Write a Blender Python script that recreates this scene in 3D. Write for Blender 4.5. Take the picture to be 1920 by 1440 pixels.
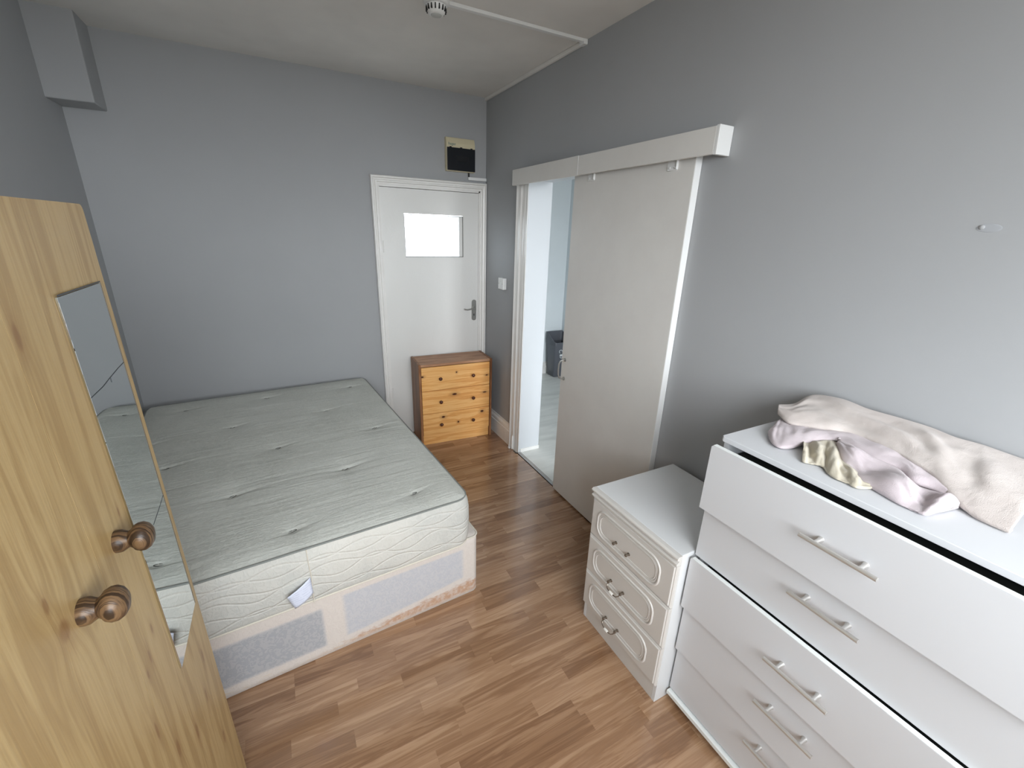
import bpy, bmesh, math, random
from mathutils import Vector, Matrix, noise
random.seed(7)
scn = bpy.context.scene
for o in list(bpy.data.objects): bpy.data.objects.remove(o)
C = scn.collection
PI = math.pi

# ------------------------------------------------------------------ camera
F = 811.65; CP = Vector((-1.5481, -3.4421, 1.70))
RT = Vector((0.88636, -0.46201, 0.030198)); UP = Vector((0.128667, 0.30845, 0.942498)); FW = Vector((0.444759, 0.831507, -0.332844))
cam = bpy.data.cameras.new('camera'); co = bpy.data.objects.new('camera', cam); C.objects.link(co)
cam.sensor_width = 36; cam.lens = F/1920*36; cam.clip_start = .02
M = Matrix((RT, UP, -FW)).transposed().to_4x4(); M.translation = CP; co.matrix_world = M
scn.camera = co
def at(px, py, z):
    d = FW + (px-960)/F*RT - (py-720)/F*UP
    return CP + d*((z-CP.z)/d.z)

# ------------------------------------------------------------------ world, lights, exposure
W = bpy.data.worlds.new('overcast_sky'); scn.world = W; W.use_nodes = True
wn_ = W.node_tree; wg = wn_.nodes.new('ShaderNodeTexCoord'); wx_ = wn_.nodes.new('ShaderNodeSeparateXYZ'); wr_ = wn_.nodes.new('ShaderNodeValToRGB')
wn_.links.new(wg.outputs['Generated'], wx_.inputs[0])
wm_ = wn_.nodes.new('ShaderNodeMapRange'); wm_.inputs[1].default_value = -1; wm_.inputs[2].default_value = 1; wn_.links.new(wx_.outputs[2], wm_.inputs[0]); wn_.links.new(wm_.outputs[0], wr_.inputs[0])
e_ = wr_.color_ramp.elements; e_[0].position = .44; e_[0].color = (.15, .15, .14, 1); e_[1].position = .485; e_[1].color = (.92, .96, 1, 1)   # ground and buildings below, even overcast above
wn_.links.new(wr_.outputs[0], wn_.nodes['Background'].inputs[0]); wn_.nodes['Background'].inputs[1].default_value = 17.
def portal(name, loc, sx, sy):
    l = bpy.data.lights.new(name, 'AREA'); l.shape = 'RECTANGLE'; l.size = sx; l.size_y = sy; l.cycles.is_portal = True
    o = bpy.data.objects.new(name, l); C.objects.link(o); o.location = loc; o.rotation_euler = (PI/2, 0, 0); return o
portal('window_portal', (-1.18, -4.53, 1.735), 2.2, 1.55); portal('hall_window_portal', (.86, -3.78, 1.45), 1.2, 2.1)
scn.view_settings.view_transform = 'Standard'; scn.view_settings.look = 'None'; scn.view_settings.gamma = 1
scn.view_settings.use_curve_mapping = False; scn.view_settings.exposure = -.36

# ------------------------------------------------------------------ node helper
def s2l(c):
    return tuple(((v/255)/12.92 if v/255 <= .04045 else ((v/255+.055)/1.055)**2.4) for v in c)
class V:
    def __init__(s, nt, sock): s.nt = nt; s.s = sock
    def m(s, op, *a):
        n = s.nt.nodes.new('ShaderNodeMath'); n.operation = op
        s.nt.links.new(s.s, n.inputs[0])
        for i, b in enumerate(a):
            if isinstance(b, V): s.nt.links.new(b.s, n.inputs[i+1])
            else: n.inputs[i+1].default_value = b
        return V(s.nt, n.outputs[0])
    def __add__(s, b): return s.m('ADD', b)
    def __sub__(s, b): return s.m('SUBTRACT', b)
    def __mul__(s, b): return s.m('MULTIPLY', b)
    def __truediv__(s, b): return s.m('DIVIDE', b)
    def mx(s, b): return s.m('MAXIMUM', b)
    def mn(s, b): return s.m('MINIMUM', b)
    def pw(s, b): return s.m('POWER', b)
    def ab(s): return s.m('ABSOLUTE')
    def sin(s): return s.m('SINE')
    def sst(s, a, b, lo=0., hi=1.):
        n = s.nt.nodes.new('ShaderNodeMapRange'); n.interpolation_type = 'SMOOTHSTEP'
        s.nt.links.new(s.s, n.inputs[0])
        for i, v in zip((1, 2, 3, 4), (a, b, lo, hi)): n.inputs[i].default_value = v
        return V(s.nt, n.outputs[0])
class Mat:
    def __init__(s, name, col=(200, 200, 200), rough=.6, metal=0., spec=.5, coat=0.):
        s.m = bpy.data.materials.new(name); s.m.use_nodes = True; s.nt = s.m.node_tree
        s.b = s.nt.nodes['Principled BSDF']
        s.b.inputs['Base Color'].default_value = (*s2l(col), 1); s.b.inputs['Roughness'].default_value = rough
        s.b.inputs['Metallic'].default_value = metal; s.b.inputs['Specular IOR Level'].default_value = spec
        s.b.inputs['Coat Weight'].default_value = coat
        s.tc = s.nt.nodes.new('ShaderNodeTexCoord')
    def coord(s, kind='Object'): return s.tc.outputs[kind]
    def pos(s): return s.nt.nodes.new('ShaderNodeNewGeometry').outputs['Position']
    def xyz(s, sock):
        n = s.nt.nodes.new('ShaderNodeSeparateXYZ'); s.nt.links.new(sock, n.inputs[0])
        return [V(s.nt, n.outputs[i]) for i in range(3)]
    def comb(s, a, b, c):
        n = s.nt.nodes.new('ShaderNodeCombineXYZ')
        for i, v in enumerate((a, b, c)):
            if isinstance(v, V): s.nt.links.new(v.s, n.inputs[i])
            else: n.inputs[i].default_value = v
        return n.outputs[0]
    def noise(s, sock, scale=5, detail=3, rough=.5, dist=0., sc=None):
        if sc:
            mp = s.nt.nodes.new('ShaderNodeMapping'); mp.inputs['Scale'].default_value = sc; s.nt.links.new(sock, mp.inputs[0]); sock = mp.outputs[0]
        n = s.nt.nodes.new('ShaderNodeTexNoise'); s.nt.links.new(sock, n.inputs['Vector'])
        n.inputs['Scale'].default_value = scale; n.inputs['Detail'].default_value = detail; n.inputs['Roughness'].default_value = rough; n.inputs['Distortion'].default_value = dist
        return V(s.nt, n.outputs['Fac'])
    def vor(s, sock, scale, feature='F1'):
        n = s.nt.nodes.new('ShaderNodeTexVoronoi'); n.feature = feature; s.nt.links.new(sock, n.inputs['Vector']); n.inputs['Scale'].default_value = scale
        return V(s.nt, n.outputs['Distance'])
    def rnd(s):
        return V(s.nt, s.nt.nodes.new('ShaderNodeObjectInfo').outputs['Random'])
    def mix(s, f, a, b):
        n = s.nt.nodes.new('ShaderNodeMix'); n.data_type = 'RGBA'
        s.nt.links.new(f.s, n.inputs[0])
        for i, v in ((6, a), (7, b)):
            if isinstance(v, tuple): n.inputs[i].default_value = (*s2l(v), 1)
            else: s.nt.links.new(v, n.inputs[i])
        return n.outputs[2]
    def ramp(s, f, stops):
        n = s.nt.nodes.new('ShaderNodeValToRGB'); s.nt.links.new(f.s, n.inputs[0]); e = n.color_ramp.elements
        while len(e) < len(stops): e.new(.5)
        for el, (p, c) in zip(e, stops): el.position = p; el.color = (*s2l(c), 1)
        return n.outputs[0]
    def color(s, sock): s.nt.links.new(sock, s.b.inputs['Base Color']); return s
    def rough(s, v): s.nt.links.new(v.s, s.b.inputs['Roughness']); return s
    def bump(s, h, dist=.001, strength=1.):
        n = s.nt.nodes.new('ShaderNodeBump'); n.inputs['Distance'].default_value = dist; n.inputs['Strength'].default_value = strength
        s.nt.links.new(h.s, n.inputs['Height']); s.nt.links.new(n.outputs[0], s.b.inputs['Normal']); return s

# ------------------------------------------------------------------ mesh helpers
def nb(): return bmesh.new()
def box(bm, a, b, bev=0., seg=2):
    x0, y0, z0 = [min(p, q) for p, q in zip(a, b)]; x1, y1, z1 = [max(p, q) for p, q in zip(a, b)]
    r = bmesh.ops.create_cube(bm, size=1)
    bmesh.ops.transform(bm, matrix=Matrix.Translation(((x0+x1)/2, (y0+y1)/2, (z0+z1)/2)) @ Matrix.Diagonal((x1-x0, y1-y0, z1-z0, 1)), verts=r['verts'])
    if bev:
        es = list({e for v in r['verts'] for e in v.link_edges})
        bmesh.ops.bevel(bm, geom=es, offset=bev, segments=seg, profile=.5, affect='EDGES', clamp_overlap=True)
    return bm
def tube(bm, pts, r, n=10, closed=False, flat=1.):
    pts = [Vector(p) for p in pts]; N = len(pts); rs = r if isinstance(r, (list, tuple)) else [r]*N; rings = []
    ref = None
    for i, p in enumerate(pts):
        a = pts[(i-1) % N] if (closed or i > 0) else p; b = pts[(i+1) % N] if (closed or i < N-1) else p
        t = (b-a).normalized()
        if ref is None: ref = t.orthogonal().normalized()
        ref = (ref - t*ref.dot(t)).normalized(); q = t.cross(ref)
        rings.append([bm.verts.new(p + (ref*math.cos(2*PI*k/n) + q*math.sin(2*PI*k/n))*rs[i]) for k in range(n)])
    for i in range(N if closed else N-1):
        A, B = rings[i], rings[(i+1) % N]
        for k in range(n): bm.faces.new((A[k], A[(k+1) % n], B[(k+1) % n], B[k]))
    if not closed: bm.faces.new(rings[0][::-1]); bm.faces.new(rings[-1])
    return bm
def lathe(bm, prof, org, axis, n=20):
    """prof: (distance along axis, radius)"""
    ax = Vector(axis).normalized(); u = ax.orthogonal().normalized(); w = ax.cross(u); org = Vector(org); R = []
    for d, r in prof:
        R.append([bm.verts.new(org+ax*d+(u*math.cos(2*PI*k/n)+w*math.sin(2*PI*k/n))*max(r, 1e-5)) for k in range(n)])
    for A, B in zip(R, R[1:]):
        for k in range(n): bm.faces.new((A[k], A[(k+1) % n], B[(k+1) % n], B[k]))
    bm.faces.new(R[0][::-1]); bm.faces.new(R[-1]); return bm
def extr(bm, poly, d):
    """extrude closed polygon (list of Vector) by vector d"""
    a = [bm.verts.new(p) for p in poly]; b = [bm.verts.new(Vector(p)+Vector(d)) for p in poly]; n = len(poly)
    bm.faces.new(a[::-1]); bm.faces.new(b)
    for i in range(n): bm.faces.new((a[i], a[(i+1) % n], b[(i+1) % n], b[i]))
    return bm
def wm(o):
    m = Matrix.LocRotScale(o.location, o.rotation_euler, o.scale)
    return wm(o.parent) @ m if o.parent else m
def obj(name, bm, mat, parent=None, world=True, smooth=False, label=None, ang=40):
    if parent is not None and world: bmesh.ops.transform(bm, matrix=wm(parent).inverted(), verts=bm.verts)
    bmesh.ops.recalc_face_normals(bm, faces=bm.faces)
    me = bpy.data.meshes.new(name); bm.to_mesh(me); bm.free()
    for mm in (mat if isinstance(mat, (list, tuple)) else [mat]): me.materials.append(mm.m)
    if smooth:
        me.polygons.foreach_set('use_smooth', [True]*len(me.polygons)); me.set_sharp_from_angle(angle=math.radians(ang))
    o = bpy.data.objects.new(name, me); C.objects.link(o)
    if parent is not None: o.parent = parent
    if label: o['label'] = label
    return o
def tag(o, label=None, cat=None, group=None, kind=None):
    for k, v in (('label', label), ('category', cat), ('group', group), ('kind', kind)):
        if v: o[k] = v
    return o
def thing(name, label, cat, loc=(0, 0, 0), rz=0., group=None, kind=None):
    o = bpy.data.objects.new(name, None); C.objects.link(o); o.location = loc; o.rotation_euler = (0, 0, rz); o.empty_display_size = .1
    return tag(o, label, cat, group, kind)
def struct(name, bm, mat, **k):
    return tag(obj(name, bm, mat, **k), kind='structure')
def dupo(o, parent, loc=None):
    c = o.copy(); C.objects.link(c); c.parent = parent
    if loc is not None: c.location = loc
    return c

# ------------------------------------------------------------------ materials
def paint(name, col, var=.03, sc=1.5, rough=.75, bs=90, bd=.00012):
    m = Mat(name, col, rough, spec=.3); p = m.pos()
    n = m.noise(p, sc, 4, .6)
    d = tuple(max(0, v*(1-var)) for v in col); e = tuple(min(255, v*(1+var)) for v in col)
    m.color(m.ramp(n, [(.3, d), (.7, e)])); m.bump(m.noise(p, bs, 2, .5)+m.noise(p, 9, 2, .5)*1.5, bd); return m
GREY = paint('grey_wall_paint', (167, 169, 171), .012)
PALE = paint('pale_hall_paint', (226, 233, 236), .01)
CEIL = paint('ceiling_paint', (228, 226, 222), .045, 1.1, .85)
HCEIL = paint('hall_ceiling_paint', (232, 232, 230), .01)
GLOSS = Mat('white_gloss_paint', (232, 231, 226), .32, spec=.5); _p = GLOSS.pos()
GLOSS.color(GLOSS.ramp(GLOSS.noise(_p, 6, 4, .6), [(.3, (230, 229, 225)), (.6, (235, 234, 231))])); GLOSS.bump(GLOSS.noise(_p, 60, 3, .5)+GLOSS.noise(_p, 7, 3, .6)*6, .0009)
DOORP = Mat('white_door_paint', (228, 228, 225), .38); _p = DOORP.pos()
DOORP.bump(DOORP.noise(_p, 4, 2, .5)*8+DOORP.noise(_p, 90, 2, .5)*.4, .001)
PANELW = Mat('sliding_door_laminate', (222, 220, 216), .33, spec=.45); _p = PANELW.pos(); _x, _y, _z = PANELW.xyz(_p)
PANELW.color(PANELW.ramp(PANELW.noise(_p, 2.2, 5, .65), [(.3, (219, 217, 213)), (.7, (227, 226, 222))]))
UPVC = Mat('white_plastic', (230, 231, 230), .35)
CREAMP = Mat('cream_plastic', (214, 204, 172), .4)
SMOKE = Mat('smoked_black_plastic', (26, 29, 34), .18)
WLAM = Mat('white_laminate', (214, 216, 219), .34, spec=.5)
WLAMS = Mat('white_laminate_edge', (236, 240, 238), .3)
VINYL = Mat('white_vinyl_wrap', (214, 211, 206), .36, spec=.5)
VINYLT = Mat('white_cabinet_top', (226, 228, 229), .3, spec=.5)
SHADEIN = Mat('drawer_gap_shade', (52, 55, 52), .8)  # interiors coloured dark for the shade inside the drawer gaps
STEEL = Mat('brushed_nickel', (214, 212, 208), .4, .75)
CHROME = Mat('tarnished_chrome', (178, 178, 174), .28, .75)
BRASSY = Mat('aged_chrome', (150, 142, 132), .28, 1.)
PORC = Mat('porcelain', (236, 234, 228), .2)
ALU = Mat('aluminium_strip', (176, 178, 180), .38, .9)
BING = Mat('dark_grey_plastic', (92, 95, 102), .38); BING.bump(BING.noise(BING.pos(), 400, 2), .0003)
BLACK = Mat('black_rubber', (22, 22, 23), .7)
MIR = Mat('mirror_silver', (214, 219, 219), .015, 1.)
INK = Mat('teal_ink', (30, 92, 96), .5)
WINK = Mat('white_ink', (225, 228, 230), .5)

def wood(name, g, c, dark, mid, light, knots=(), rough=.45, gs=1., kcol=(92, 52, 30), seed=0., knotk=1., contrast=(.32, .5, .68)):
    """g, c : index of grain axis and cross axis (object coords)"""
    m = Mat(name, mid, rough, spec=.4); P = m.xyz(m.coord('Object')); G, K = P[g], P[c]; T = P[3-g-c]
    Kd = K; core = None; halo = None
    for (kg, kc, ks, el) in knots:
        dg = (G-kg)/(ks*el); dc = (K-kc)/ks
        d = (dg*dg+dc*dc).pw(.5)
        Kd = Kd + dc*ks*1.1*((d*d*-.22).m('EXPONENT'))
        c1 = d.sst(1.0, .45); h1 = d.sst(2.6, .8)
        core = c1 if core is None else core.mx(c1); halo = h1 if halo is None else halo.mx(h1)
    v = m.comb(G*(.9*gs), Kd*(16*gs), T*4+seed)
    n1 = m.noise(v, 1.6, 4, .6, .5)
    v2 = m.comb(G*3*gs, Kd*(180*gs), T*9+seed)
    n2 = m.noise(v2, 1.2, 2, .5)
    rings = ((n1*26).sin()*.5+.5)*.35 + n1*.65
    f = rings*.75 + n2*.25
    col = m.ramp(f, [(contrast[0], dark), (contrast[1], mid), (contrast[2], light)])
    if core is not None:
        col = m.mix(halo*.35, col, tuple((a+b)//2 for a, b in zip(dark, kcol)))
        col = m.mix(core*knotk, col, kcol)
    m.color(col); m.bump(n2, .0003); return m
# laminate floor strips: every strip is an object, tone comes from the object's random value
FLOOR = Mat('oak_laminate', (170, 130, 95), .3, spec=.5)
_p = FLOOR.xyz(FLOOR.pos()); _r = FLOOR.rnd()
_off = _r*37.
_v = FLOOR.comb(_p[0]*1.6+_off, _p[1]*22+_off*3, _off)
_n1 = FLOOR.noise(_v, 1.3, 4, .6, .7)
_n2 = FLOOR.noise(FLOOR.comb(_p[0]*6+_off, _p[1]*240, 0.), 1., 2, .5)
_f = ((_n1*22).sin()*.5+.5)*.22+_n1*.5+_n2*.18+(_r*9.7).m('FRACT')*.34
FLOOR.color(FLOOR.ramp(_f, [(.32, (124, 90, 64)), (.52, (148, 113, 84)), (.7, (165, 130, 100)), (.9, (184, 150, 119))]))
FLOOR.rough(_n1.sst(.2, .8, .15, .26)); FLOOR.b.inputs['Specular IOR Level'].default_value = .6; FLOOR.b.inputs['Coat Weight'].default_value = .6; FLOOR.b.inputs['Coat Roughness'].default_value = .12
HFLOOR = Mat('grey_vinyl_planks', (180, 184, 182), .32); _p = HFLOOR.pos()
HFLOOR.color(HFLOOR.ramp(HFLOOR.noise(_p, 2.2, 4, .6, .4, sc=(1, 5, 1)), [(.3, (205, 206, 201)), (.5, (221, 222, 217)), (.75, (234, 235, 230))]))

# ================================================================== SETTING
H = 2.633; WX = -2.447; YN = -4.45; YH = -3.7
HX0, HX1, HY1 = .18, 1.53, 1.03
OY0, OY1, OZ = -1.46, -.69, 2.035      # opening behind the sliding door
floor = struct('floor', box(nb(), (WX-.1, YN-.1, -.1), (-.015, .1, -.0085)), BLACK)
pm = {}
def plank(L, x, y, stuff=None):
    Lr = round(L, 2)
    if stuff is not None:
        box(stuff, (x+.0003, y+.0003, -.0084), (x+L-.0003, y+.0647, 0)); return
    if Lr not in pm:
        o = obj('plank', box(nb(), (.00005, .00005, -.0084), (Lr-.00005, .06495, 0)), FLOOR, floor, world=False)
        pm[Lr] = o; o.location = (x, y, 0); return
    o = pm[Lr].copy(); C.objects.link(o); o.parent = floor; o.location = (x, y, 0)
sb = nb(); row = 0; y = .1-.0647
y = -2.012 + .065*33 - .065
while y > YN-.07:
    x = WX - random.uniform(0, .3) - .05
    while x < -.02:
        L = random.choice((.24, .3, .34, .38, .42, .46, .52)); x1 = x+L
        xa = max(x, WX-.05); xb = min(x1, -.02)
        if xb-xa > .02:
            vis = (y < -1.87 and xb > -2.0 and y > -3.35) or (xb > -1.1 and -1.87 <= y < -.2)
            if y < -2.2 and xa > -.47: vis = False
            if vis:
                Lr = round(xb-xa, 2)
                if Lr >= .02: plank(Lr, xb-Lr if xb == -.02 else xa, y)
            else: plank(xb-xa, xa, y, sb)
        x = round(x1, 2)
    y -= .065
s_ = obj('planking', sb, FLOOR, floor, world=False); s_['kind'] = 'stuff'

# far wall with its door opening
DX0, DX1, DZ = -.845, -.05, 2.0
bm = nb()
box(bm, (WX-.12, 0, -.1), (DX0, .14, H+.1)); box(bm, (DX1, 0, -.1), (HX0, .14, H+.1)); box(bm, (DX0, 0, DZ), (DX1, .14, H+.1))
struct('wall_far', bm, GREY)
struct('wall_left', box(nb(), (WX-.12, YN-.1, -.1), (WX, 0, H+.1)), GREY)
bm = nb()
box(bm, (0, YN-.1, -.1), (HX0, OY0, H+.1)); box(bm, (0, OY1, -.1), (HX0, 0, H+.1)); box(bm, (0, OY0, OZ), (HX0, OY1, H+.1))
wr = struct('wall_right', bm, GREY)
# near wall (behind the camera) with the window the daylight comes through
bm = nb(); wx0, wx1, wz0, wz1 = -2.25, -.1, 1.1, 2.52
box(bm, (WX, YN-.1, -.1), (wx0, YN, H+.1)); box(bm, (wx1, YN-.1, -.1), (0, YN, H+.1))
box(bm, (wx0, YN-.1, -.1), (wx1, YN, wz0)); box(bm, (wx0, YN-.1, wz1), (wx1, YN, H+.1))
struct('wall_near', bm, GREY)
bm = nb()
for a, b in (((wx0, wz0), (wx0+.05, wz1)), ((wx1-.05, wz0), (wx1, wz1)), ((wx0, wz0), (wx1, wz0+.05)), ((wx0, wz1-.05), (wx1, wz1)), ((-1.02, wz0), (-.98, wz1))):
    box(bm, (a[0], YN-.07, a[1]), (b[0], YN-.02, b[1]), .004, 1)
wn = thing('window_1', None, None, (-1, YN, wz0), kind='structure'); obj('window_frame', bm, UPVC, wn)
struct('ceiling', box(nb(), (WX-.1, YN-.1, H), (.0, .1, H+.1)), CEIL)
# boxed-in duct in the top left corner
struct('trim_1', box(nb(), (WX-.01, -.205, 2.248), (-2.262, .01, H+.01), .006, 2), GREY)

# baseboards
def skirt(name, a, b, n, h=.185, t=.02, mat=GLOSS):
    """profile swept from a to b (xy), n = inward normal"""
    prof = [(0, 0), (t, 0), (t, h*.68), (t*.8, h*.7), (t*.75, h*.78), (t*.95, h*.8), (t*.85, h*.86), (t*.45, h*.93), (t*.4, h), (0, h)]
    a = Vector((*a, 0)); b = Vector((*b, 0)); n = Vector((*n, 0))
    return struct(name, extr(nb(), [a+n*p+Vector((0, 0, q)) for p, q in prof], b-a), mat)
skirt('baseboard_right', (0, -.571), (0, 0), (-1, 0))
skirt('baseboard_right_near', (0, YN), (0, -2.11), (-1, 0))
skirt('baseboard_far', (WX, 0), (-.9, 0), (0, -1))
skirt('baseboard_left', (WX, YN), (WX, -.02), (1, 0))

# hall beyond the opening
struct('floor_hall', box(nb(), (-.015, YH-.1, -.1), (HX1+.1, HY1+.1, 0)), HFLOOR)
struct('wall_hall_far', box(nb(), (HX0, HY1, -.1), (HX1+.1, HY1+.1, H)), PALE)
struct('wall_hall_right', box(nb(), (HX1, YH-.1, -.1), (HX1+.1, HY1, H)), PALE)
struct('wall_hall_left', box(nb(), (HX0-.1, .14, -.1), (HX0, HY1+.1, H)), PALE)
struct('ceiling_hall', box(nb(), (HX0, YH-.1, H), (HX1+.1, HY1+.1, H+.1)), HCEIL)
skirt('baseboard_hall_far', (HX0, HY1), (HX1, HY1), (0, -1), .15, .018)
skirt('baseboard_hall_right', (HX1, YH), (HX1, HY1-.018), (-1, 0), .15, .018)
skirt('baseboard_hall_left', (HX0, OY1+.02), (HX0, .14), (1, 0), .15, .018)
bm = nb(); box(bm, (HX0, YH-.1, -.1), (HX1, YH, .45)); box(bm, (HX0, YH-.1, 2.45), (HX1, YH, H)); box(bm, (HX0, YH-.1, .45), (.3, YH, 2.45)); box(bm, (1.42, YH-.1, .45), (HX1, YH, 2.45))
struct('wall_hall_near', bm, PALE)
# lining of the opening
bm = nb()
box(bm, (-.002, OY1-.012, 0), (HX0+.004, OY1+.004, OZ), .001, 1); box(bm, (-.002, OY0-.004, 0), (HX0+.004, OY0+.012, OZ), .001, 1)
box(bm, (-.002, OY0, OZ-.014), (HX0+.004, OY1, OZ+.002), .001, 1)
JAMB = Mat('jamb_eggshell_paint', (208, 212, 216), .4); struct('trim_2', bm, JAMB)
bm = nb(); box(bm, (.012, OY1-.017, 0), (HX0+.008, OY1-.011, .03), .001, 1); struct('trim_3', bm, GLOSS)
# moulded architrave left of the opening (stepped profile)
bm = nb(); ys = [(-.573, .026), (-.583, .030), (-.592, .024), (-.60, .021), (-.628, .020), (-.636, .012), (-.645, .010), (-.668, .010), (-.676, .006), (-.70, .006)]
poly = [Vector((0, ys[0][0], 0))] + [Vector((-t, yy, 0)) for yy, t in ys] + [Vector((0, ys[-1][0], 0))]
extr(bm, poly, (0, 0, 2.0)); struct('trim_4', bm, GLOSS)
# aluminium threshold strips with grooves
bm = nb(); box(bm, (-.019, -1.75, -.006), (-.016, -.70, .003)); struct('trim_5', bm, BLACK)
bm = nb(); box(bm, (-.015, -1.75, 0), (-.004, -.70, .004), .001, 1); box(bm, (.002, -1.46, 0), (.006, -.70, .003), .001, 1); box(bm, (.012, -1.46, 0), (.016, -.70, .003), .001, 1)
struct('trim_6', bm, ALU)

# ---- pelmet over the sliding track
pl = thing('trim_7', None, None, (0, -1.4, 1.99), kind='structure')
py0, py1, pz0, pz1 = -.599, -2.21, 1.989, 2.085; ysm = -1.345
def slab(a, b, bev=.0015, seg=1): return box(nb(), a, b, bev, seg)
obj('fascia_board', slab((-.074, py0, pz0), (-.062, ysm+.0008, pz1)), PANELW, pl)
obj('fascia_board', slab((-.0745, ysm-.0008, pz0+.001), (-.0625, -2.196, pz1-.002)), PANELW, pl)
obj('joint_strip', slab((-.0755, ysm-.0022, pz0+.001), (-.0735, ysm+.0022, pz1-.002), .0003), UPVC, pl)
obj('top_board', slab((-.062, py0, pz1-.012), (0, -2.196, pz1-.0005)), UPVC, pl)
obj('end_cap', slab((-.0745, py1, pz0-.001), (-.0005, -2.195, pz1+.001), .002, 2), UPVC, pl)
obj('end_cap', slab((-.0735, py0+.0005, pz0+.002), (-.0005, py0+.003, pz1-.001), .0005), UPVC, pl)
obj('running_track', slab((-.05, py0-.02, 2.045), (-.012, -2.19, 2.07)), ALU, pl)

# ---- sliding door
d2 = thing('door_2', None, None, (-.018, -1.68, 0), kind='structure')
obj('door_panel', slab((-.036, -2.089, .012), (-.0012, -1.271, 2.02), .001), PANELW, d2)
obj('edge_band', slab((-.0355, -2.0912, .012), (-.0014, -2.0885, 2.02), .0006), UPVC, d2, label='bright white edge band of the sliding door')
obj('edge_band', slab((-.0355, -1.2715, .012), (-.0014, -1.2695, 2.02), .0006), UPVC, d2)
bm = nb(); hy = -1.307
tube(bm, [(-.036, hy, .955), (-.052, hy+.002, .955), (-.066, hy+.006, .948), (-.073, hy+.01, .93), (-.075, hy+.011, .893), (-.073, hy+.01, .856), (-.066, hy+.006, .838), (-.052, hy+.002, .832), (-.036, hy, .832)], .0045, 10)
lathe(bm, [(0, .012), (.004, .012), (.006, .008)], (-.036, hy, .955), (-1, 0, 0)); lathe(bm, [(0, .012), (.004, .012), (.006, .008)], (-.036, hy, .832), (-1, 0, 0))
obj('pull_handle', bm, CHROME, d2, smooth=True)
for yy, zz in ((-1.425, 1.960), (-1.975, 1.957)):
    bm = nb(); box(bm, (-.041, yy-.027, zz), (-.0365, yy+.027, 2.03), .001, 1)
    for k in (-1, 1): lathe(bm, [(0, .005), (.002, .0045), (.0028, .001)], (-.041, yy+.014*k, zz+.012), (-1, 0, 0), 12)
    box(bm, (-.048, yy-.029, zz+.004), (-.0365, yy-.025, 2.03), .0006, 1)
    obj('hanger_bracket', bm, UPVC, d2, smooth=True)

# ---- panelled far door, painted shut in gloss
d1 = thing('door_1', None, None, (-.45, 0, 0), kind='structure')
gx0, gx1, gz0, gz1 = -.664, -.192, 1.487, 1.796
bm = nb()
for a, b in (((DX0+.012, 0), (gx0, 1.972)), ((gx1, 0), (DX1-.012, 1.972)), ((gx0, 0), (gx1, gz0)), ((gx0, gz1), (gx1, 1.972))):
    box(bm, (a[0], .006, a[1]+.006), (b[0], .046, b[1]))
bmesh.ops.remove_doubles(bm, verts=bm.verts, dist=1e-5)
obj('door_leaf', bm, DOORP, d1)
bm = nb(); box(bm, (DX0, .047, 0), (DX0+.03, .065, DZ)); box(bm, (DX1-.03, .047, 0), (DX1, .065, DZ)); box(bm, (DX0, .047, 1.955), (DX1, .065, DZ)); box(bm, (DX0, .047, -.02), (DX1, .065, .03))
obj('light_leak_stop', bm, GLOSS, d1)  # unseen stops added to block daylight leaking round the leaf
GL = Mat('frosted_glass', (165, 170, 172), .35); GL.b.inputs['Transmission Weight'].default_value = 1.; GL.b.inputs['IOR'].default_value = 1.1
_p = GL.pos(); GL.bump(GL.vor(_p, 90), .001)
obj('glass_pane', box(nb(), (gx0-.002, .028, gz0-.002), (gx1+.002, .033, gz1+.002)), GL, d1)
bm = nb(); t = .004
for a, b in (((gx0, gz0), (gx0+t, gz1)), ((gx1-t, gz0), (gx1, gz1)), ((gx0, gz0), (gx1, gz0+t)), ((gx0, gz1-t), (gx1, gz1))): box(bm, (a[0], .012, a[1]), (b[0], .028, b[1]))
obj('seen_through_strip', slab((gx1-.032, .014, gz0+t), (gx1-t, .027, gz1-t), .001), DOORP, d1)  # added board standing in for the grey strip seen through the glass
obj('glazing_bead', bm, Mat('grey_putty', (120, 120, 118), .6), d1)
# door lining + moulded architrave with three steps
bm = nb()
box(bm, (DX0-.0, -.001, 0), (DX0+.011, .14, DZ)); box(bm, (DX1-.011, -.001, 0), (DX1, .14, DZ)); box(bm, (DX0, -.001, 1.976), (DX1, .14, DZ))
obj('door_lining', bm, GLOSS, d1)
steps = [(0, .024), (.005, .031), (.013, .031), (.018, .018), (.029, .015), (.033, .022), (.041, .022), (.044, .010), (.058, .008)]
AX0, AX1, AZ = -.896, -.002, 2.046
bm = nb()
def mitred(bm, pts_out, pts_in):   # pts: list over profile of the three-leg path vertices
    rows = [[bm.verts.new(p) for p in r] for r in pts_out]
    for A, B in zip(rows, rows[1:]):
        for i in range(len(A)-1): bm.faces.new((A[i], A[i+1], B[i+1], B[i]))
    return rows
prof = [(0, 0)] + steps + [(.058, -.012)]
rows = []
for o_, t_ in prof:
    xr = AX1 - o_*.82
    rows.append([Vector((AX0+o_, -t_, 0)), Vector((AX0+o_, -t_, AZ-o_)), Vector((xr, -t_, AZ-o_)), Vector((xr, -t_, 0))])
mitred(bm, rows, None)
obj('architrave', bm, GLOSS, d1)
bm = nb()
for z in (1.52, .35): tube(bm, [(DX0+.013, .0, z), (DX0+.013, .0, z+.085)], .006, 8)
obj('hinge', bm, GLOSS, d1)
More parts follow.
